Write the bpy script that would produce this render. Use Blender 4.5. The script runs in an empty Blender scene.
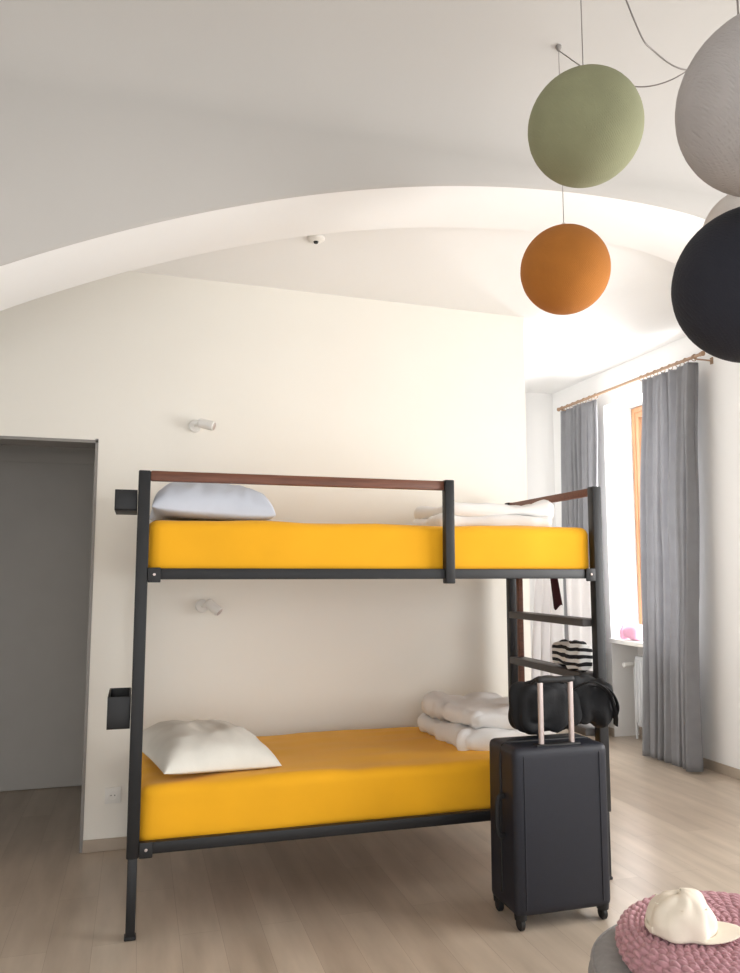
import bpy, bmesh, math, random
from mathutils import Vector, Matrix, noise
random.seed(7)
PI = math.pi
C = bpy.context.scene.collection
F = 780.0
PITCH = math.atan(87/F); YAW = math.radians(16.5)
CAM = Vector((-0.04, -3.29, 1.40))

def ray(px, py):
    dx = (px-370)/F; dy = (486.5-py)/F
    f = math.cos(PITCH) - math.sin(PITCH)*dy
    z = math.sin(PITCH) + math.cos(PITCH)*dy
    return Vector((dx*math.cos(YAW)+f*math.sin(YAW), -dx*math.sin(YAW)+f*math.cos(YAW), z))
def at_k(px, py, k): return CAM + ray(px, py)*k

# ---------------------------------------------------------------- materials
def lin(c):
    out = []
    for v in c:
        v /= 255.0
        out.append(v/12.92 if v <= .04045 else ((v+.055)/1.055)**2.4)
    return out
def mat(name, rgb, rough=.6, metal=0.0, var=.06, scale=6.0, bump=0.0, bscale=60.0, stretch=(1,1,1), sheen=0.0, trans=0.0):
    m = bpy.data.materials.new(name); m.use_nodes = True
    nt = m.node_tree; n = nt.nodes; l = nt.links
    p = n['Principled BSDF']
    p.inputs['Roughness'].default_value = rough
    p.inputs['Metallic'].default_value = metal
    if sheen: p.inputs['Sheen Weight'].default_value = sheen
    tc = n.new('ShaderNodeTexCoord'); mp = n.new('ShaderNodeMapping')
    mp.inputs['Scale'].default_value = stretch
    l.new(tc.outputs['Object'], mp.inputs['Vector'])
    nz = n.new('ShaderNodeTexNoise'); nz.inputs['Scale'].default_value = scale; nz.inputs['Detail'].default_value = 4
    l.new(mp.outputs['Vector'], nz.inputs['Vector'])
    r = n.new('ShaderNodeValToRGB')
    c = lin(rgb)
    r.color_ramp.elements[0].color = [max(0, v*(1-var)) for v in c]+[1]
    r.color_ramp.elements[1].color = [min(1, v*(1+var)) for v in c]+[1]
    r.color_ramp.elements[0].position = .3; r.color_ramp.elements[1].position = .7
    l.new(nz.outputs['Fac'], r.inputs['Fac'])
    l.new(r.outputs['Color'], p.inputs['Base Color'])
    if bump:
        b = n.new('ShaderNodeBump'); b.inputs['Strength'].default_value = bump; b.inputs['Distance'].default_value = .01
        n2 = n.new('ShaderNodeTexNoise'); n2.inputs['Scale'].default_value = bscale; n2.inputs['Detail'].default_value = 3
        l.new(mp.outputs['Vector'], n2.inputs['Vector'])
        l.new(n2.outputs['Fac'], b.inputs['Height']); l.new(b.outputs['Normal'], p.inputs['Normal'])
    if trans:
        t = n.new('ShaderNodeBsdfTranslucent'); l.new(r.outputs['Color'], t.inputs['Color'])
        mx = n.new('ShaderNodeMixShader'); mx.inputs[0].default_value = trans
        l.new(p.outputs[0], mx.inputs[1]); l.new(t.outputs[0], mx.inputs[2])
        l.new(mx.outputs[0], n['Material Output'].inputs['Surface'])
    return m

M = dict(
    cream=mat('cream_plaster', (242,238,229), .9, var=.015, scale=1.5, bump=.05, bscale=25),
    white=mat('white_plaster', (243,242,240), .9, var=.012, scale=1.2, bump=.05, bscale=20),
    shadeplaster=mat('shade_toned_vault_plaster', (191,188,184), .95, var=.02, scale=1.2, bump=.05, bscale=20),  # plaster darkened so the colour carries the shade on vault and arch face
    hall=mat('hall_paint', (206,202,196), .9, var=.02),
    door=mat('grey_door_paint', (203,199,193), .7, var=.02),
    casing=mat('grey_casing_paint', (142,138,134), .6, var=.02),
    metal=mat('black_powder_coat', (20,21,24), .5, var=.1, scale=30, bump=.02, bscale=200),
    rung=mat('dark_grey_rung', (84,80,78), .5, var=.08, scale=20),
    wood=mat('red_brown_wood', (110,66,46), .45, var=.25, scale=8, stretch=(1,12,12), bump=.05, bscale=30),
    yellow=mat('yellow_jersey', (243,176,14), .85, var=.04, scale=3, bump=.06, bscale=300, sheen=.1),
    linen=mat('white_linen', (238,236,234), .9, var=.02, scale=8, bump=.08, bscale=150),
    thinlinen=mat('thin_white_cotton', (253,252,252), .9, var=.01, scale=8, bump=.05, bscale=150, trans=.65),
    linenblue=mat('cool_white_linen', (204,209,220), .9, var=.03, scale=10, bump=.08, bscale=150),
    linencream=mat('cream_linen', (226,223,214), .9, var=.04, scale=14, bump=.08, bscale=150),
    curtain=mat('grey_curtain_cloth', (164,164,167), .9, var=.05, scale=10, bump=.05, bscale=200, trans=.45),
    rod=mat('curtain_rod_wood', (168,138,112), .5, var=.10, stretch=(12,1,12)),
    orangewood=mat('varnished_pine', (180,130,92), .4, var=.12, scale=5, stretch=(10,10,1)),
    plastic=mat('white_plastic', (235,233,228), .4, var=.01),
    steel=mat('brushed_steel', (200,186,182), .35, metal=.8, var=.05),
    case=mat('navy_black_shell', (20,23,35), .5, var=.10, scale=40, bump=.04, bscale=220),
    blackcloth=mat('black_nylon', (14,15,19), .8, var=.2, scale=30, bump=.15, bscale=120),
    rubber=mat('black_rubber', (20,20,22), .6),
    greyfelt=mat('grey_felt', (150,148,147), .95, var=.08, scale=40, bump=.1, bscale=250),
    knit=mat('mauve_wool', (188,140,147), .95, var=.10, scale=40, bump=.2, bscale=160, sheen=.3),
    cap=mat('cream_cotton', (234,223,206), .9, var=.04, scale=20, bump=.08, bscale=300),
    maroon=mat('maroon_cloth', (70,24,34), .9, var=.1),
    pink=mat('pink_plastic', (238,178,204), .6, var=.1),
    base=mat('beige_baseboard', (172,158,142), .6, var=.08),
    cable=mat('grey_cord', (140,134,130), .7),
    radiator=mat('radiator_enamel', (226,228,230), .4, var=.01),
)
def ball_mat(name, rgb):
    m = mat(name, rgb, .95, var=.05, scale=12)
    nt = m.node_tree; n = nt.nodes; l = nt.links; p = n['Principled BSDF']
    tc = n.new('ShaderNodeTexCoord')
    hs = []
    for rot in ((.6,.2,0),(-.5,.9,.3),(1.4,-.4,.8)):
        mp = n.new('ShaderNodeMapping'); mp.inputs['Rotation'].default_value = rot
        l.new(tc.outputs['Object'], mp.inputs['Vector'])
        w = n.new('ShaderNodeTexWave'); w.inputs['Scale'].default_value = 55; w.inputs['Distortion'].default_value = 3
        l.new(mp.outputs['Vector'], w.inputs['Vector']); hs.append(w)
    a = n.new('ShaderNodeMath'); a.operation = 'MAXIMUM'; l.new(hs[0].outputs['Fac'], a.inputs[0]); l.new(hs[1].outputs['Fac'], a.inputs[1])
    b = n.new('ShaderNodeMath'); b.operation = 'MAXIMUM'; l.new(a.outputs[0], b.inputs[0]); l.new(hs[2].outputs['Fac'], b.inputs[1])
    bp = n.new('ShaderNodeBump'); bp.inputs['Strength'].default_value = .3; bp.inputs['Distance'].default_value = .003
    l.new(b.outputs[0], bp.inputs['Height']); l.new(bp.outputs['Normal'], p.inputs['Normal'])
    return m
def floor_mat():
    m = bpy.data.materials.new('oak_plank_floor'); m.use_nodes = True
    nt = m.node_tree; n = nt.nodes; l = nt.links; p = n['Principled BSDF']
    tc = n.new('ShaderNodeTexCoord'); mp = n.new('ShaderNodeMapping'); mp.inputs['Rotation'].default_value = (0,0,PI/2)
    l.new(tc.outputs['Object'], mp.inputs['Vector'])
    br = n.new('ShaderNodeTexBrick'); br.inputs['Scale'].default_value = 1.0
    br.inputs['Brick Width'].default_value = 1.3; br.inputs['Row Height'].default_value = .16
    br.inputs['Mortar Size'].default_value = .001; br.inputs['Mortar Smooth'].default_value = .5
    br.inputs['Color1'].default_value = lin((200,185,168))+[1]; br.inputs['Color2'].default_value = lin((186,170,153))+[1]
    br.inputs['Mortar'].default_value = lin((160,143,126))+[1]; br.offset = .37
    l.new(mp.outputs['Vector'], br.inputs['Vector'])
    m2 = n.new('ShaderNodeMapping'); m2.inputs['Scale'].default_value = (6,1.0,1); l.new(tc.outputs['Object'], m2.inputs['Vector'])
    nz = n.new('ShaderNodeTexNoise'); nz.inputs['Scale'].default_value = 1.8; nz.inputs['Detail'].default_value = 4
    l.new(m2.outputs['Vector'], nz.inputs['Vector'])
    r = n.new('ShaderNodeValToRGB'); r.color_ramp.elements[0].position = .3; r.color_ramp.elements[1].position = .75
    r.color_ramp.elements[0].color = (.70,.68,.65,1); r.color_ramp.elements[1].color = (1.05,1.04,1.03,1)
    l.new(nz.outputs['Fac'], r.inputs['Fac'])
    mx = n.new('ShaderNodeMix'); mx.data_type = 'RGBA'; mx.blend_type = 'MULTIPLY'; mx.inputs[0].default_value = .8
    l.new(br.outputs['Color'], mx.inputs[6]); l.new(r.outputs['Color'], mx.inputs[7]); l.new(mx.outputs[2], p.inputs['Base Color'])
    p.inputs['Roughness'].default_value = .30
    return m
def stripe_mat():
    m = bpy.data.materials.new('black_white_stripes'); m.use_nodes = True
    nt = m.node_tree; n = nt.nodes; l = nt.links; p = n['Principled BSDF']
    tc = n.new('ShaderNodeTexCoord'); w = n.new('ShaderNodeTexWave'); w.bands_direction = 'Z'
    w.inputs['Scale'].default_value = 9; w.inputs['Distortion'].default_value = 2.5; w.inputs['Detail'].default_value = 1
    l.new(tc.outputs['Object'], w.inputs['Vector'])
    r = n.new('ShaderNodeValToRGB'); r.color_ramp.interpolation = 'CONSTANT'
    r.color_ramp.elements[0].color = (.01,.01,.012,1); r.color_ramp.elements[1].position = .5; r.color_ramp.elements[1].color = (.85,.84,.82,1)
    l.new(w.outputs['Fac'], r.inputs['Fac']); l.new(r.outputs['Color'], p.inputs['Base Color']); p.inputs['Roughness'].default_value = .9
    return m
def glass_mat():
    m = bpy.data.materials.new('window_glass'); m.use_nodes = True
    nt = m.node_tree; n = nt.nodes; l = nt.links
    t = n.new('ShaderNodeBsdfTransparent'); g = n.new('ShaderNodeBsdfGlossy'); g.inputs['Roughness'].default_value = .02
    mx = n.new('ShaderNodeMixShader'); mx.inputs[0].default_value = .06
    l.new(t.outputs[0], mx.inputs[1]); l.new(g.outputs[0], mx.inputs[2]); l.new(mx.outputs[0], n['Material Output'].inputs['Surface'])
    return m
M['floor'] = floor_mat(); M['stripe'] = stripe_mat(); M['glass'] = glass_mat()

# ---------------------------------------------------------------- mesh helpers
def obj(name, bm, material, parent=None, smooth=True, sharp=40, **props):
    bmesh.ops.recalc_face_normals(bm, faces=bm.faces[:])
    me = bpy.data.meshes.new(name); bm.to_mesh(me); bm.free()
    me.materials.append(material)
    if smooth:
        for p in me.polygons: p.use_smooth = True
        try: me.set_sharp_from_angle(angle=math.radians(sharp))
        except Exception: pass
    o = bpy.data.objects.new(name, me); C.objects.link(o)
    if parent is not None: o.parent = parent
    for k, v in props.items(): o[k] = v
    return o
def thing(name, label, cat, loc=(0,0,0), rotz=0, group=None):
    o = bpy.data.objects.new(name, None); C.objects.link(o)
    o.location = loc; o.rotation_euler = (0,0,rotz); o.empty_display_size = .05
    o['label'] = label; o['category'] = cat
    if group: o['group'] = group
    return o
def tag(o, label, cat, group=None):
    o['label'] = label; o['category'] = cat
    if group: o['group'] = group
    return o
def box(bm, lo, hi, bev=0.0, seg=2, mtx=None):
    lo = Vector(lo); hi = Vector(hi); c = (lo+hi)/2; s = hi-lo
    r = bmesh.ops.create_cube(bm, size=1.0, matrix=Matrix.Translation(c) @ Matrix.Diagonal((s.x,s.y,s.z,1)))
    vs = r['verts']
    if bev:
        es = list({e for v in vs for e in v.link_edges})
        rr = bmesh.ops.bevel(bm, geom=es, offset=bev, segments=seg, affect='EDGES', profile=.5)
        vs = list({v for f in rr['faces'] for v in f.verts} | {v for v in vs if v.is_valid})
    if mtx is not None: bmesh.ops.transform(bm, matrix=mtx, verts=vs)
    return bm
def B(lo, hi, bev=0.0, seg=2): return box(bmesh.new(), lo, hi, bev, seg)
def softbox(bm, size, r, n=20, amp=0.0, fr=4.0, mtx=None, seed=0.0, wr=0.0):
    t = bmesh.new(); bmesh.ops.create_cube(t, size=2.0)
    bmesh.ops.subdivide_edges(t, edges=t.edges[:], cuts=n, use_grid_fill=True)
    h = Vector(size)/2
    for v in t.verts:
        p = Vector([h[i]*math.sin(v.co[i]*PI/2) for i in range(3)])
        q = Vector([max(-h[i]+r, min(h[i]-r, p[i])) for i in range(3)])
        d = p-q
        if d.length > 1e-7:
            dn = d.normalized(); p = q+dn*r
        nn = d.normalized() if d.length > 1e-7 else Vector((0,0,0))
        if amp:
            a = noise.noise(p*fr+Vector((seed,seed*.7,3)))*amp
            if wr:
                a += (abs(noise.noise(Vector((p.x*fr*1.2, p.y*fr*3, p.z*3))+Vector((seed,9,0))))-.25)*wr
            p = p + nn*a
        v.co = p
    if mtx is not None: bmesh.ops.transform(t, matrix=mtx, verts=t.verts[:])
    me = bpy.data.meshes.new('tmp'); t.to_mesh(me); t.free(); bm.from_mesh(me); bpy.data.meshes.remove(me)
    return bm
def catmull(pts, n=8):
    pts = [Vector(p) for p in pts]; P = [pts[0]*2-pts[1]]+pts+[pts[-1]*2-pts[-2]]; out = []
    for i in range(1, len(P)-2):
        for k in range(n):
            t = k/n; a,b,c,d = P[i-1],P[i],P[i+1],P[i+2]
            out.append(.5*((2*b)+(c-a)*t+(2*a-5*b+4*c-d)*t*t+(3*b-a-3*c+d)*t**3))
    out.append(pts[-1]); return out
def tube(bm, pts, r, seg=10, ry=None):
    pts = [Vector(p) for p in pts]; ry = r if ry is None else ry
    rings = []; up = None
    for i, p in enumerate(pts):
        t = (pts[min(i+1,len(pts)-1)]-pts[max(i-1,0)]).normalized()
        if up is None:
            up = Vector((0,0,1)) if abs(t.z) < .9 else Vector((0,1,0))
        s = t.cross(up).normalized(); up = s.cross(t).normalized()
        rings.append([bm.verts.new(p+s*math.cos(2*PI*k/seg)*r+up*math.sin(2*PI*k/seg)*ry) for k in range(seg)])
    for a, b in zip(rings, rings[1:]):
        for k in range(seg): bm.faces.new((a[k], a[(k+1)%seg], b[(k+1)%seg], b[k]))
    bm.faces.new(rings[0][::-1]); bm.faces.new(rings[-1])
    return bm
def ring(bm, c, R, r, axis='y', seg=24, s2=8):
    c = Vector(c); vs = []
    for i in range(seg):
        a = 2*PI*i/seg; row = []
        for k in range(s2):
            b = 2*PI*k/s2; rr = R+r*math.cos(b); q = (rr*math.cos(a), rr*math.sin(a), r*math.sin(b))
            if axis == 'z': v = Vector(q)
            elif axis == 'y': v = Vector((q[0], q[2], q[1]))
            else: v = Vector((q[2], q[0], q[1]))
            row.append(bm.verts.new(c+v))
        vs.append(row)
    for i in range(seg):
        a = vs[i]; b = vs[(i+1)%seg]
        for k in range(s2): bm.faces.new((a[k], a[(k+1)%s2], b[(k+1)%s2], b[k]))
    return bm
def lathe(bm, prof, seg=32, mtx=None):
    rings = []; new = []
    for r, z in prof:
        if r < 1e-6: v = bm.verts.new((0,0,z)); rings.append([v]*seg); new.append(v)
        else:
            rr = [bm.verts.new((r*math.cos(2*PI*k/seg), r*math.sin(2*PI*k/seg), z)) for k in range(seg)]
            rings.append(rr); new += rr
    for a, b in zip(rings, rings[1:]):
        for k in range(seg):
            f = []
            for v in (a[k], a[(k+1)%seg], b[(k+1)%seg], b[k]):
                if v not in f: f.append(v)
            if len(f) > 2: bm.faces.new(f)
    for e in (rings[0], rings[-1]):
        if e[0] is not e[1]: bm.faces.new(e)
    if mtx is not None: bmesh.ops.transform(bm, matrix=mtx, verts=new)
    return bm
def cyl_between(bm, a, b, r, seg=20, bev=.002):
    a = Vector(a); b = Vector(b); L = (b-a).length
    m = Matrix.Translation(a) @ (b-a).to_track_quat('Z','Y').to_matrix().to_4x4()
    return lathe(bm, [(r-bev,0),(r,bev),(r,L-bev),(r-bev,L)], seg, m)
def grid(bm, fn, nu, nv):
    vs = [[bm.verts.new(fn(i/nu, j/nv)) for j in range(nv+1)] for i in range(nu+1)]
    for i in range(nu):
        for j in range(nv): bm.faces.new((vs[i][j], vs[i+1][j], vs[i+1][j+1], vs[i][j+1]))
    return bm
def sst(x, a, b):
    t = max(0, min(1, (x-a)/(b-a))); return t*t*(3-2*t)
def struct(name, bm, m, parent=None, smooth=False, **kw):
    o = obj(name, bm, m, parent, smooth, **kw)
    if parent is None: o['kind'] = 'structure'
    return o

# ---------------------------------------------------------------- room
XL, XR, YB, YF, XC0 = -1.6, 3.95, 1.07, 3.65, 2.275
struct('floor', B((XL-.3,-5.2,-.08),(XR+.4,YF+.3,0)), M['floor'])
bm = bmesh.new()
box(bm, (-.27,YB,0),(XC0,YB+.2,3.3)); box(bm, (XL,YB,0),(-1.17,YB+.2,3.3)); box(bm, (-1.17,YB,2.10),(-.27,YB+.2,3.3))
struct('wall_back', bm, M['cream'])
struct('wall_partition', B((XC0-.2,YB+.2,0),(XC0,YF,3.3)), M['white'])
struct('wall_far', B((XC0-.2,YF,0),(XR+.4,YF+.2,3.4)), M['white'])
struct('wall_left', B((XL-.2,-5,0),(XL,YB+.2,3.9)), M['white'])
struct('wall_light_screen', B((XL-.2,-5.2,2.35),(XR+.4,-5.0,3.9)), M['white'])  # unseen upper wall behind the camera, added to keep sky light off the arch face
bm = bmesh.new(); X2 = XR+.4
NY0, NY1, NZ = 1.70, 2.75, 2.90
SY0, SY1, SZ = -2.9, -.45, 2.6
box(bm, (XR,NY1,0),(X2,YF,3.4)); box(bm, (XR,SY1,0),(X2,NY0,3.9)); box(bm, (XR,NY0,NZ),(X2,NY1,3.4))
box(bm, (XR,SY0,SZ),(X2,SY1,3.9)); box(bm, (XR,SY0,0),(X2,SY1,.8)); box(bm, (XR,-5,0),(X2,SY0,3.9))
box(bm, (XR+.26,NY0,0),(X2,NY1,.80))
struct('wall_right', bm, M['white'])
bm = bmesh.new()
box(bm, (-1.6,2.40,0),(.9,2.5,2.7)); box(bm, (.8,YB+.2,0),(.9,2.4,2.7)); box(bm, (-1.7,YB+.2,0),(-1.6,2.5,2.7)); box(bm, (-1.7,YB+.2,2.5),(.9,2.5,2.7))
struct('wall_hall', bm, M['hall'])
d = struct('door_1', B((-1.32,2.385,.005),(-.16,2.40,2.15),.003), M['door'])
bm = bmesh.new(); box(bm,(-1.40,2.38,0),(-1.32,2.40,2.22)); box(bm,(-.16,2.38,0),(-.08,2.40,2.22)); box(bm,(-1.40,2.38,2.15),(-.08,2.40,2.22))
obj('door_frame', bm, M['hall'], d, False)
bm = bmesh.new(); cyl_between(bm,(-1.24,2.39,1.02),(-1.24,2.33,1.02),.011); cyl_between(bm,(-1.24,2.335,1.02),(-1.13,2.335,1.02),.009)
obj('door_handle', bm, M['steel'], d)
bm = bmesh.new(); box(bm,(-.278,YB-.006,0),(-.262,YB+.205,2.115),.002); box(bm,(-1.178,YB-.006,0),(-1.162,YB+.205,2.115),.002); box(bm,(-1.178,YB-.006,2.092),(-.262,YB+.205,2.108),.002)
struct('trim_1', bm, M['casing'])
# arched beam and, flowing out of it through a cove, the near ceiling
def arch(x): return 3.134-.0959*(x-2.004)**2 - (.22*(x-2.35)**2 if x > 2.35 else 0)
bm = bmesh.new(); N = 90; YA0, YA1 = -.31, .13
CR, CH = .75, .40; CT = 3.22+CH
top = [(YA1,3.9),(-5.0,3.9),(-5.0,CT),(-2.5,CT)]
for k in range(20,-1,-1):
    a = PI/2*k/20; top.append((YA0-CR*(1-math.cos(a)), 3.22+CH*math.sin(a)))
cols = []
for i in range(N+1):
    x = XL+(XR-XL)*i/N; z = arch(x)
    cols.append([bm.verts.new((x,y,zz)) for y,zz in [(YA0,z+.012),(YA0+.012,z),(YA1,z)]+top])
nc = len(cols[0])
for a, b in zip(cols, cols[1:]):
    for k in range(nc):
        f = bm.faces.new((a[k], b[k], b[(k+1)%nc], a[(k+1)%nc]))
        if k == 1: f.material_index = 1  # arch underside in the paler plaster, its brightness put into the colour
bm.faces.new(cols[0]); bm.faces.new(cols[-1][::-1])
o = struct('ceiling', bm, M['shadeplaster'], smooth=True, sharp=50); o.data.materials.append(M['white'])
def zc(x, y):
    l = 3.155-(.095+.014*x)*sst(y,.13,1.07); r = 3.155+.06*sst(y,.2,1.4); w = sst(x,2.25,2.9); return l*(1-w)+r*w
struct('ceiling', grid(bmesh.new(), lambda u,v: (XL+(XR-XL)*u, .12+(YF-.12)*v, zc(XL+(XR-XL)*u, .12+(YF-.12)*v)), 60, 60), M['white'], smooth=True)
struct('baseboard_back', B((-.262,YB-.014,0),(XC0,YB,.06),.003), M['base'])
bm = bmesh.new(); box(bm,(XR-.015,-5,0),(XR,NY0,.07),.003); box(bm,(XR-.015,NY1,0),(XR,YF,.07),.003); box(bm,(XR+.245,NY0,0),(XR+.26,NY1,.07),.003)
struct('baseboard_right', bm, M['base'])
struct('baseboard_far', B((XC0,YF-.015,0),(XR-.015,YF,.07),.003), M['base'])

# ---------------------------------------------------------------- windows
def window(y0, y1, z0, z1, x):
    w = 0.045
    bm = bmesh.new()
    box(bm,(x,y0,z0),(x+.07,y0+w,z1),.004); box(bm,(x,y1-w,z0),(x+.07,y1,z1),.004)
    box(bm,(x,y0+w,z0),(x+.07,y1-w,z0+w),.004); box(bm,(x,y0+w,z1-w),(x+.07,y1-w,z1),.004)
    root = struct('window_%d' % window.n, bm, M['orangewood']); window.n += 1
    ym = (y0+y1)/2
    for (a, b) in ((y0+w,ym),(ym,y1-w)):
        c, e = z0+w, z1-w
        bm = bmesh.new(); s = .05
        box(bm,(x+.005,a,c),(x+.055,a+s,e),.004); box(bm,(x+.005,b-s,c),(x+.055,b,e),.004)
        box(bm,(x+.005,a+s,c),(x+.055,b-s,c+s),.004); box(bm,(x+.005,a+s,e-s),(x+.055,b-s,e),.004)
        f = obj('window_sash', bm, M['orangewood'], root)
        obj('window_pane', B((x+.028,a+s,c+s),(x+.032,b-s,e-s)), M['glass'], f, False)
    bm = bmesh.new(); cyl_between(bm,(x+.005,ym+.02,1.5),(x-.035,ym+.02,1.5),.01); box(bm,(x-.045,ym+.01,1.40),(x-.03,ym+.03,1.51),.004)
    obj('window_handle', bm, M['steel'], root)
window.n = 1
window(NY0+.01, NY1-.01, .84, NZ-.01, XR+.28)
window(SY0+.01, SY1-.01, .81, SZ-.01, XR+.26)
struct('trim_2', B((XR-.03,NY0+.005,.80),(XR+.30,NY1-.005,.84),.006), M['plastic'])

r = thing('radiator', 'white panel radiator under the curtained window', 'radiator', (XR+.14,2.19,.12))
bm = bmesh.new(); box(bm,(-.035,-.42,0),(.035,.38,.58),.008)
for k in range(20): box(bm,(-.042,-.40+k*.04,.03),(-.034,-.38+k*.04,.55),.003)
obj('panel', bm, M['radiator'], r)
bm = bmesh.new(); tube(bm,[(0,.375,.5),(0,.44,.5),(0,.44,.46),(0,.44,-.12)],.010); obj('pipe', bm, M['radiator'], r)
bm = bmesh.new(); cyl_between(bm,(-.01,.44,.5),(-.11,.44,.5),.022,20,.005); obj('thermostat_knob', bm, M['plastic'], r)
for y in (-.28,.26): obj('bracket', B((.03,y-.02,.4),(.112,y+.02,.44)), M['steel'], r)
t = thing('toiletry_bottle', 'small pale pink bottle standing on the window sill', 'bottle', (XR+.06,2.65,.84))
bm = bmesh.new(); lathe(bm,[(0,0),(.03,0),(.035,.01),(.035,.08),(.015,.105),(.015,.115),(0,.115)],24); obj('body', bm, M['pink'], t)
bm = bmesh.new(); lathe(bm,[(.018,.113),(.018,.14),(0,.14)],20); obj('cap', bm, M['plastic'], t)
bm = bmesh.new(); softbox(bm,(.18,.20,.12),.05,10,.012,14,Matrix.Translation((XR+.08,2.49,.905)),3)
tag(obj('pouch', bm, M['pink']), 'soft pale pink pouch lying on the window sill', 'pouch')

# ---------------------------------------------------------------- curtains
ZR = 2.97; XC = 3.80; RL = 1.96
t = thing('curtain_rod', 'long tan wooden curtain rod with round finials above the window', 'curtain rod', (XC,1.29,ZR))
bm = bmesh.new(); cyl_between(bm,(0,0,0),(0,RL,0),.012); obj('rod', bm, M['rod'], t)
for y, s in ((0,-1),(RL,1)):
    bm = bmesh.new(); m = Matrix.Translation((0,y,0)) @ Matrix.Rotation(-s*PI/2,4,'X')
    lathe(bm,[(0,-.004),(.015,-.004),(.015,.006),(.010,.010),(.018,.020),(.019,.028),(.012,.038),(0,.041)],20,m); obj('finial', bm, M['rod'], t)
for y in (.06,RL-.04):
    bm = bmesh.new(); box(bm,(.0,y-.006,-.024),(XR-XC,y+.006,-.014),.002); box(bm,(XR-XC-.008,y-.014,-.045),(XR-XC,y+.014,.005),.002); ring(bm,(0,y,0),.016,.004,'y'); obj('bracket', bm, M['rod'], t)
def curtain(y0, y1, folds, amp, seed, label, yb0=None, yb1=None):
    yb0 = y0 if yb0 is None else yb0; yb1 = y1 if yb1 is None else yb1
    t = thing('curtain', label, 'curtain', (XC,(y0+y1)/2,0), 0, None); ym = (y0+y1)/2
    H = ZR-.035
    def fn(u, v):
        z = .015+(H-.015)*v
        w = v; a0 = yb0+(y0-yb0)*w; a1 = yb1+(y1-yb1)*w
        s = u + .018*math.sin(9*u+seed+1.5*v)
        y = a0+(a1-a0)*s
        A = amp*(.75+.35*math.sin(7*u+seed))*(1.1-.35*v)
        ph = 2*PI*folds*u + .8*math.sin(3*u*2+seed) + .5*math.sin(2.2*v+seed+u*4)
        x = A*math.sin(ph)+.012*math.sin(2.3*ph+v*3)
        y += .018*math.cos(ph)*(1-v*.3)
        x += noise.noise(Vector((u*5,v*4,seed)))*.02
        return (x-.03*(1-v), y-ym, z)
    o = obj('cloth', grid(bmesh.new(), fn, folds*18, 60), M['curtain'], t, sharp=180)
    sm = o.modifiers.new('thickness','SOLIDIFY'); sm.thickness = .003
    for k in range(folds+1):
        yy = y0+(y1-y0)*k/folds-ym
        bm = bmesh.new(); ring(bm,(0,yy,ZR-.008),.022,.003,'y'); obj('ring', bm, M['rod'], t)
    return t
curtain(1.36, 1.98, 7, .042, 1.3, 'grey floor-length curtain nearest the camera, to the right of the window', 1.47, 2.04)
curtain(2.64, 3.20, 6, .042, 4.1, 'grey floor-length curtain on the far side of the window, behind the bunk ladder')

# ---------------------------------------------------------------- bunk bed
BX = -.048; L, W = 2.152, .95; P = .048; XE = BX+L
bed = thing('bunk_bed', 'black metal bunk bed with brown wooden guard rails and end ladder', 'bunk bed', (BX,0,0))
ZT = 1.82
for (x, y) in ((0,0),(0,W-P),(L-P,0),(L-P,W-P)):
    obj('post', B((x,y,.30),(x+P,y+P,ZT),.005), M['metal'], bed)
    lg = obj('leg', B((x+.006,y+.006,.012),(x+P-.006,y+P-.006,.30),.004), M['metal'], bed)
    bm = bmesh.new(); box(bm,(x+.002,y+.002,0),(x+P-.002,y+P-.002,.014),.004); obj('foot_cap', bm, M['rubber'], lg)
for z in (.312, 1.376):
    for y in (.002, W-.034):
        obj('side_rail', B((P,y,z),(L-P,y+.032,z+.045),.004), M['metal'], bed)
    for x in (.002, L-.034):
        obj('end_rail', B((x,P,z),(x+.032,W-P,z+.045),.004), M['metal'], bed)
    for k in range(14): obj('slat', B((.10+k*.144,.034,z+.003),(.10+k*.144+.07,W-.034,z+.013),.002), M['wood'], bed)
    for x in (P, L-P):
        bm = bmesh.new(); s = 1 if x < 1 else -1; y = -.006
        box(bm,(min(x,x+s*.05),y,z-.012),(max(x,x+s*.05),y+.008,z+.048),.003); k_ = obj('corner_bracket', bm, M['metal'], bed)
        bm = bmesh.new(); cyl_between(bm,(x+s*.025,y,z+.02),(x+s*.025,y-.006,z+.02),.006,14); obj('bolt', bm, M['steel'], k_)
obj('guard_rail', B((P,.004,ZT-.042),(1.34,.036,ZT),.005), M['wood'], bed)
obj('guard_post', B((1.335,-.014,1.355),(1.38,.03,ZT+.004),.005), M['metal'], bed)
obj('end_guard_rail', B((L-.04,P,ZT-.042),(L-.01,W-P,ZT-.004),.005), M['wood'], bed)
obj('end_guard_rail', B((.01,P,ZT-.035),(.04,W-P,ZT),.005), M['wood'], bed)
obj('end_guard_rail', B((.01,P,.82),(.04,W-P,.86),.005), M['wood'], bed)
obj('ladder_rail', B((L-.045,W-P-.105,.357),(L-.015,W-P-.075,1.376),.004), M['wood'], bed)
for z in (1.165,.91,.655,.40):
    obj('ladder_rung', B((L-.095,P,z-.018),(L-.002,W-P-.075,z+.018),.005), M['rung'], bed)
for z, h, y in ((1.655,.085,.02),(.79,.125,.02)):
    bm = bmesh.new(); x0, x1, y0, y1 = -.09, -.002, y, y+.26
    box(bm,(x0,y0,z),(x1,y1,z+.008),.002); box(bm,(x0,y0,z),(x0+.006,y1,z+h),.002); box(bm,(x1-.006,y0,z),(x1,y1,z+h),.002)
    box(bm,(x0,y0,z),(x1,y0+.006,z+h),.002); box(bm,(x0,y1-.006,z),(x1,y1,z+h),.002)
    obj('side_tray', bm, M['metal'], bed)
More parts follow.
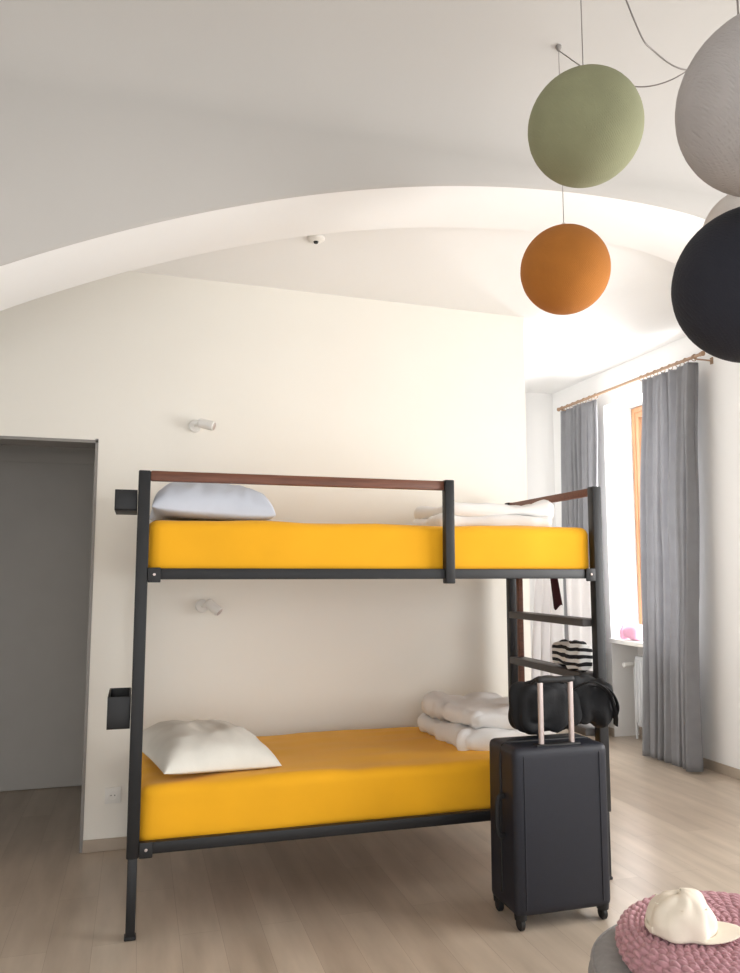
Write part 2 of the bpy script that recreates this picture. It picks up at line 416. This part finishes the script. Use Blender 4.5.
def mattress(z0, z1, seed, label):
    bm = bmesh.new(); softbox(bm,(L-.076,W-.076,z1-z0),.045,36,.010,3.0,Matrix.Translation((BX+L/2,W/2,(z0+z1)/2)),seed,.014)
    return tag(obj('mattress', bm, M['yellow']), label, 'mattress')
mattress(1.392, 1.625, 2.0, 'upper bunk mattress in a yellow fitted sheet')
mattress(.328, .562, 7.0, 'lower bunk mattress in a yellow fitted sheet')

def pillow(sx, sy, T, m, loc, rot, seed, label, ex=.5, pw=5, pin=.06, wr=.018):
    bm = bmesh.new(); n = 54
    def shape(s):
        def fn(u, v):
            a = 2*u-1; b = 2*v-1; a = math.sin(a*PI/2); b = math.sin(b*PI/2)
            x = sx/2*a*(1-pin*(1-b*b)); y = sy/2*b*(1-pin*(1-a*a))
            k = max(0,(1-abs(a)**pw)*(1-abs(b)**pw))**ex
            z = T*k*(1 if s > 0 else -.25)
            if s > 0: z += k*(noise.noise(Vector((x*6,y*6,seed)))*.030 - abs(noise.noise(Vector((x*12,y*7,seed+4))))*wr)
            return (x, y, z)
        return fn
    grid(bm, shape(1), n, n); grid(bm, shape(-1), n, n)
    bmesh.ops.remove_doubles(bm, verts=bm.verts[:], dist=.0004)
    o = obj('pillow', bm, m, None, sharp=180); o.location = loc; o.rotation_euler = rot
    return tag(o, label, 'pillow')
pillow(.52,.74,.150,M['linenblue'],(.268,.44,1.664),(0,math.radians(3),.0),1.0,'cool white pillow at the left end of the upper bunk',.38,3.5,.04,.03)
pillow(.51,.62,.125,M['linencream'],(.268,.40,.594),(math.radians(1),math.radians(3),.22),5.0,'cream pillow lying at the left end of the lower bunk',.55,4,.05,.014)
def duvet(lo, size, seed, label, layers=3, rot=0, am=1.0):
    bm = bmesh.new(); h = size[2]/layers
    for k in range(layers):
        o = .018*((k*7)%3-1)
        m_ = Matrix.Translation((o,o*.5,h*(k+.5)))@Matrix.Rotation(.04*((k*5)%3-1),4,'Z')@Matrix.Rotation(.02*((k*4)%3-1),4,'Y')
        softbox(bm,(size[0]-.03*k,size[1]-.025*k,h*1.18),h*.55,24,.026*am,5,m_,seed+k,.034*am)
    o = obj('folded_duvet', bm, M['linen'], None, sharp=180); o.location = (lo[0]+size[0]/2, lo[1]+size[1]/2, lo[2]); o.rotation_euler = (0,0,rot)
    return tag(o, label, 'duvet')
duvet((1.42,.30,1.630),(.61,.50,.125),2,'white folded duvet near the ladder end of the upper bunk',2,0,.9)
duvet((1.46,.20,.570),(.50,.62,.165),11,'white folded duvet at the foot of the lower bunk, behind the suitcase',2,.05,1.35)

# ---------------------------------------------------------------- garments on the ladder end
ZE = 1.430
def sheet(name, mtl, x, y0, y1, z0, folds, amp, seed, label, cat, taper=0, lean=0):
    def fn(u, v):
        ym = (y0+y1)/2; hw = (y1-y0)/2*(1-taper*min(1,v/.92))
        ph = 2*PI*folds*u+seed+v
        if v <= .92:
            q = v/.92; z = z0+(ZE-.012-z0)*q; xx = x+amp*(1-q)**.5*math.sin(ph)
        else:
            a = (v-.92)/.08; xx = x+(XE-.028-x)*a; z = ZE-.012+.012*math.sin(a*PI/2)
        return (xx, ym+hw*(2*u-1)+lean*(1-v), z+.015*math.sin(5*u+seed)*(1-v))
    o = obj(name, grid(bmesh.new(), fn, 60, 50), mtl, None, sharp=180)
    s = o.modifiers.new('thickness','SOLIDIFY'); s.thickness = .002
    return tag(o, label, cat)
sheet('bathrobe', M['thinlinen'], XE+.06, .50, .84, .66, 3, .040, .5, 'white bathrobe hanging over the end rail at the far side of the bunk ladder', 'bathrobe', .24)
sheet('bright_gap_cloth', M['thinlinen'], XE+.035, .10, .41, .84, 3, .016, 2.0, 'white cloth added for the bright gap beside the near ladder post', 'bright_gap_cloth', .0)  # added cloth standing in for the bright white gap beside the ladder
sheet('scarf', M['maroon'], XE+.010, .46, .55, 1.22, 1, .003, 1.0, 'narrow dark maroon scarf hanging between the added white cloth and bathrobe', 'scarf', .2, -.05)
bm = bmesh.new(); softbox(bm,(.085,.30,.125),.03,14,.016,12,None,6,.03)
o = obj('striped_shirt', bm, M['stripe'], None, sharp=180); o.location = (XE-.055,.22,.998); tag(o,'bundled black and white striped shirt resting on a ladder rung','shirt')

# ---------------------------------------------------------------- wall things
def wall_lamp(x, z, label, yaw, tilt):
    t = thing('wall_lamp', label, 'wall lamp', (x,YB,z))
    bm = bmesh.new(); lathe(bm,[(.0,0),(.036,0),(.036,.014),(.030,.020),(0,.020)],28,Matrix.Rotation(PI/2,4,'X')); obj('wall_plate', bm, M['plastic'], t)
    p = Vector((.05,-.085,.0)); bm = bmesh.new(); tube(bm, catmull([(0,-.015,0),(.004,-.06,0),p],6), .007); obj('arm', bm, M['plastic'], t)
    d = Vector((math.cos(yaw)*math.cos(tilt), math.sin(yaw)*math.cos(tilt), math.sin(tilt)))
    bm = bmesh.new(); cyl_between(bm,p-d*.04,p+d*.05,.026,24,.006); h = obj('lamp_head', bm, M['plastic'], t)
    bm = bmesh.new(); cyl_between(bm,p+d*.049,p+d*.052,.021,24,.001); obj('lens', bm, M['steel'], h)
wall_lamp(.240, 2.210, 'small white wall reading lamp above the upper bunk pillow', -.35, -.25)
wall_lamp(.300, 1.225, 'small white wall reading lamp above the lower bunk pillow', -.5, -.65)
t = thing('power_socket', 'white wall power socket beside the doorway and the left bed leg', 'power socket', (-.125,YB,.27))
obj('cover_plate', B((-.04,-.010,-.04),(.04,0,.04),.003), M['plastic'], t)
bm = bmesh.new(); ring(bm,(0,-.010,0),.021,.002,'y'); obj('socket_rim', bm, M['plastic'], t)
for s in (-1,1):
    bm = bmesh.new(); cyl_between(bm,(s*.009,-.0095,0),(s*.009,-.0112,0),.003,10,.0003); obj('pin_hole', bm, M['rubber'], t)
def hit_z(px, py, z): k = (z-CAM.z)/ray(px,py).z; return CAM+ray(px,py)*k
q = hit_z(316, 236, 3.13)
t = thing('smoke_detector', 'small smoke detector on the ceiling behind the arch', 'smoke detector', (q.x,q.y,zc(q.x,q.y)))
bm = bmesh.new(); lathe(bm,[(0,0),(.045,0),(.045,-.010),(.036,-.018),(.012,-.022),(0,-.022)],28); obj('housing', bm, M['plastic'], t)
bm = bmesh.new(); lathe(bm,[(.0,-.020),(.014,-.020),(.010,-.030),(0,-.030)],16); obj('sensor', bm, M['rubber'], t)

# ---------------------------------------------------------------- pendant balls
def ceil_z(x, y):
    if y < YA0-CR: return CT
    c = 1-max(0,(YA0-y))/CR; a = math.acos(max(-1,min(1,c))); return 3.22+CH*math.sin(a)
def ball(px, py, k, R, rgb, mname, label):
    p = at_k(px, py, k); zt = ceil_z(p.x,p.y)
    t = thing('pendant_ball', label, 'pendant lamp', (p.x,p.y,p.z), 0, None)
    bm = bmesh.new(); ns, nr = 48, 32; prof = []
    for i in range(nr+1):
        a = -PI/2+PI*i/nr
        if i == nr: a = PI/2-.10
        prof.append((max(0,R*math.cos(a)), R*math.sin(a)))
    prof[0] = (0,-R)
    prof += [(R*.09,R*.96),(0,R*.96)]
    lathe(bm, prof, ns)
    obj('shade', bm, ball_mat(mname, rgb), t, sharp=180)
    bm = bmesh.new(); lathe(bm,[(0,R*.955),(.012,R*.955),(.012,R+.012),(.006,R+.02),(0,R+.02)],20); obj('cord_cap', bm, M['plastic'], t)
    bm = bmesh.new(); tube(bm,[(0,0,R+.015),(0,0,zt-p.z-.02)],.0016,8); obj('cord', bm, M['cable'], t)
    bm = bmesh.new(); lathe(bm,[(0,zt-p.z+.0),(.012,zt-p.z+.0),(.012,zt-p.z-.008),(.005,zt-p.z-.022),(0,zt-p.z-.022)],20); obj('ceiling_hook', bm, M['casing'], t)
    return p, zt
RB = .168
g, gz = ball(585,128,2.33,RB,(142,143,112),'sage_thread','sage green thread ball pendant hanging above the orange one')
og, oz = ball(565,270,3.10,.175,(178,112,44),'ochre_thread','orange ochre thread ball pendant, lowest and leftmost of the cluster')
gr, grz = ball(771,103,1.46,RB,(172,167,165),'dusty_grey_thread','large dusty grey thread ball pendant at the top right edge')
bk, bz = ball(754,285,1.69,RB,(34,35,44),'charcoal_thread','dark charcoal thread ball pendant below the grey ones')
pl, pz = ball(750,234,2.9,RB,(206,200,196),'pale_grey_thread','pale grey thread ball pendant half hidden behind the dark ball')
hub = at_k(790,-30,2.7); hz = CT
t = thing('ceiling_rose', 'white ceiling rose with slack grey cables looping to the pendants', 'ceiling rose', (hub.x,hub.y,hz))
bm = bmesh.new(); lathe(bm,[(0,0),(.06,0),(.06,-.02),(.045,-.03),(0,-.03)],32); obj('canopy', bm, M['plastic'], t)
hv = Vector((hub.x,hub.y,hz))
def rel(px,py,k): return at_k(px,py,k)-hv
for pts in ([(0,0,-.03), rel(735,25,2.75), rel(692,67,2.8), rel(660,84,2.85), rel(628,86,2.95), rel(595,75,3.05), Vector((og.x,og.y,oz-.02))-hv],
            [(0,0,-.03), rel(735,50,2.4), rel(690,70,2.35), rel(655,52,2.3), rel(632,15,2.25), Vector((g.x,g.y,gz-.02))-hv]):
    bm = bmesh.new(); tube(bm, catmull(pts,10), .0024, 8); obj('slack_cable', bm, M['cable'], t)

# ---------------------------------------------------------------- suitcase
sc = thing('suitcase', 'dark navy-black upright suitcase with raised handle in front of the bed', 'suitcase', (1.640,-.245,0))
sw, sd, z0, z1 = .430, .25, .055, .70
bm = bmesh.new(); softbox(bm,(sw,sd,z1-z0),.026,22,0,1,Matrix.Translation((0,0,(z0+z1)/2))); shell = obj('shell', bm, M['case'], sc)
bm = bmesh.new()
zp = [(-sw/2-.001,0,z0+.06),(-sw/2-.001,0,z1-.05),(-sw/2+.010,0,z1-.008),(-sw/2+.035,0,z1+.001),(sw/2-.035,0,z1+.001),(sw/2-.010,0,z1-.008),(sw/2+.001,0,z1-.05),(sw/2+.001,0,z0+.06)]
tube(bm, zp, .006, 8, .006); obj('zipper', bm, M['rubber'], sc)
for x_ in (-.172,.172):
    bm = bmesh.new(); tube(bm,[(x_,-sd/2-.0005,z0+.03),(x_,-sd/2-.0005,z1-.03)],.003,8); obj('front_seam', bm, M['case'], sc)
for s in (-1,1):
    bm = bmesh.new(); cyl_between(bm,(s*.070,-.085,z1-.01),(s*.070,-.085,z1+.255),.0115,16); obj('handle_tube', bm, M['steel'], sc)
bm = bmesh.new(); softbox(bm,(.175,.03,.026),.011,8,0,1,Matrix.Translation((0,-.085,z1+.262))); obj('handle_grip', bm, M['rubber'], sc)
bm = bmesh.new(); box(bm,(-.10,-.105,z1-.006),(.10,-.065,z1+.006),.003); obj('handle_base', bm, M['rubber'], sc)
bm = bmesh.new(); tube(bm, catmull([(-sw/2,-.03,.50),(-sw/2-.028,-.03,.48),(-sw/2-.028,-.03,.36),(-sw/2,-.03,.34)],6), .008, 8, .012); obj('side_grip', bm, M['rubber'], sc)
for sx in (-1,1):
    for sy in (-1,1):
        x = sx*(sw/2-.030); y = sy*(sd/2-.030)
        bm = bmesh.new(); lathe(bm,[(0,.064),(.026,.064),(.024,.042),(0,.042)],20,Matrix.Translation((x,y,0)))
        hs = obj('caster_housing', bm, M['rubber'], sc)
        bm = bmesh.new(); cyl_between(bm,(x-.011,y,.025),(x+.011,y,.025),.025,20,.004); obj('wheel', bm, M['rubber'], hs)
bp = thing('backpack', 'black backpack with straps lying on top of the suitcase', 'backpack', (1.765,-.175,.702))
bm = bmesh.new(); softbox(bm,(.30,.17,.225),.085,22,.028,9,Matrix.Translation((-.085,.025,.128)),4,.05); obj('body', bm, M['blackcloth'], bp, sharp=180)
bm = bmesh.new(); softbox(bm,(.24,.16,.185),.075,20,.034,10,Matrix.Translation((.13,.02,.130))@Matrix.Rotation(.15,4,'Y'),8,.06); obj('front_pocket', bm, M['blackcloth'], bp, sharp=180)
for pts in ([(.02,-.05,.20),(.08,-.10,.235),(.16,-.10,.19),(.20,-.09,.10),(.22,-.06,.04)], [(.10,-.04,.21),(.17,-.08,.205),(.225,-.07,.13),(.23,-.04,.06)], [(-.17,-.03,.225),(-.12,-.04,.255),(-.06,-.04,.252),(-.02,-.03,.225)]):
    bm = bmesh.new(); tube(bm, catmull(pts,8), .014, 8, .005); obj('strap', bm, M['blackcloth'], bp)

# ---------------------------------------------------------------- pouf, knitted cushion, cap
pc = CAM + Vector((math.cos(YAW),-math.sin(YAW),0))*.990 + Vector((math.sin(YAW),math.cos(YAW),0))*2.20
pf = thing('pouf', 'round grey felt pouf under the pink knitted cushion', 'pouf', (pc.x,pc.y,0))
PZ = .360
bm = bmesh.new(); lathe(bm,[(0,0),(.34,0),(.38,.03),(.395,.10),(.40,.20),(.398,PZ-.06),(.385,PZ-.022),(.355,PZ-.003),(.2,PZ),(0,PZ)],64); obj('body', bm, M['greyfelt'], pf, sharp=180)
bm = bmesh.new(); ring(bm,(0,0,PZ-.024),.386,.005,'z',64); obj('piping', bm, M['greyfelt'], pf)
bm = bmesh.new(); R = .312; H = .076
def knit2(u, v):
    th = 2*PI*u
    if v < .2: r = R*.86*(v/.2); z = 0.0; n = Vector((0,0,-1))
    elif v < .45:
        b = -PI/2+PI*(v-.2)/.25; r = R*.86+R*.14*math.cos(b); z = H/2*(1+math.sin(b)); n = Vector((math.cos(b),0,math.sin(b)))
    else:
        q = (v-.45)/.55; r = R*.86*(1-q); z = H+.014*math.sin(q*PI/2)-.018*math.exp(-(r/.08)**2); n = Vector((0,0,1))
    rows = v*36; row = abs(math.sin(PI*rows)); sgn = 1 if int(rows)%2 else -1
    cols = 26 if r > .16 else (14 if r > .07 else 7)
    ph = th*cols + sgn*.9*(rows%1.0)
    d = (.012*(abs(math.sin(ph))**.6)*(.25+.75*row**.5)) * min(1, r/.03) * (1 if v >= .2 else 0)
    return ((r+d*n.x)*math.cos(th), (r+d*n.x)*math.sin(th), z+d*n.z)
grid(bm, knit2, 520, 180); bmesh.ops.remove_doubles(bm, verts=bm.verts[:], dist=.0002)
o = obj('knitted_cushion', bm, M['knit'], None, sharp=180); o.location = (pc.x,pc.y,PZ+.001); tag(o,'round dusty pink chunky knitted cushion on the grey pouf','cushion')
cz = PZ+H+.020
k = (cz+.03-CAM.z)/ray(681,919).z; cp = CAM+ray(681,919)*k
cap = thing('baseball_cap', 'cream cotton baseball cap lying on the pink knitted cushion', 'cap', (cp.x,cp.y,cz), math.radians(-34))
cap.scale = (.90,.90,.90)
def crown(u, v):
    th = 2*PI*u; a = v*PI/2
    seam = 1-.014*abs(math.cos(3*th))**16
    r = math.cos(a)**.75
    z = .112*math.sin(a)**.95
    w = .012*noise.noise(Vector((math.cos(th)*2,math.sin(th)*2,v*3)))
    x = (.098*r*seam+w); y = .084*r*seam+w
    return (x*math.cos(th), y*math.sin(th), z + .010*math.cos(th)*(math.sin(a)))
bm = bmesh.new(); grid(bm, crown, 96, 24); bmesh.ops.remove_doubles(bm, verts=bm.verts[:], dist=.0003)
o = obj('crown', bm, M['cap'], cap, sharp=180); s = o.modifiers.new('t','SOLIDIFY'); s.thickness = .002
def brim(u, v):
    th = math.radians(-68+136*u); ex = .070*math.cos((u-.5)*PI*.92)**.55
    x0 = .096*math.cos(th); y0 = .083*math.sin(th)
    y = y0*(1+.12*v); x = x0+ex*v
    return (x, y, .014+.010*v-2.2*y*y*(.3+.7*v))
bm = bmesh.new(); grid(bm, brim, 40, 14); o = obj('brim', bm, M['cap'], cap, sharp=180); s = o.modifiers.new('t','SOLIDIFY'); s.thickness = .003
bm = bmesh.new(); lathe(bm,[(0,.116),(.008,.114),(.007,.109),(0,.108)],16); obj('button', bm, M['cap'], cap)
for q in range(6):
    a = PI/3*q+PI/6
    bm = bmesh.new(); ring(bm,(.078*math.cos(a),.067*math.sin(a),.082),.004,.0012,'z',14,6); obj('eyelet', bm, M['cap'], cap)
bm = bmesh.new(); tube(bm, [(-.1*math.cos(b),-.086*math.sin(b),.012) for b in [math.radians(-35+7*i) for i in range(11)]], .003, 8, .009); obj('back_strap', bm, M['cap'], cap)

# ---------------------------------------------------------------- light
w = bpy.data.worlds.new('World'); bpy.context.scene.world = w; w.use_nodes = True
bg = w.node_tree.nodes['Background']; bg.inputs[0].default_value = (.96,.98,1,1); bg.inputs[1].default_value = 2.5
def area(name, loc, rot, sx, sy, e, col=(1,1,1)):
    l = bpy.data.lights.new(name,'AREA'); l.shape = 'RECTANGLE'; l.size = sx; l.size_y = sy; l.energy = e; l.color = col
    o = bpy.data.objects.new(name, l); C.objects.link(o); o.location = loc; o.rotation_euler = rot; return o
area('window_daylight', (XR+.20,-1.65,1.70), (0,PI/2,0), 1.7, 2.3, 112, (1,.99,.97))
area('window_daylight', (XR+.26,2.22,1.85), (0,PI/2,0), 1.9, .95, 80, (.99,.995,1))

cd = bpy.data.cameras.new('Camera'); cam = bpy.data.objects.new('Camera', cd); C.objects.link(cam)
cam.location = CAM; cam.rotation_euler = (PI/2+PITCH, 0, -YAW)
cd.sensor_fit = 'VERTICAL'; cd.sensor_height = 36; cd.lens = F/973*36
bpy.context.scene.camera = cam
bpy.context.scene.view_settings.view_transform = 'Standard'
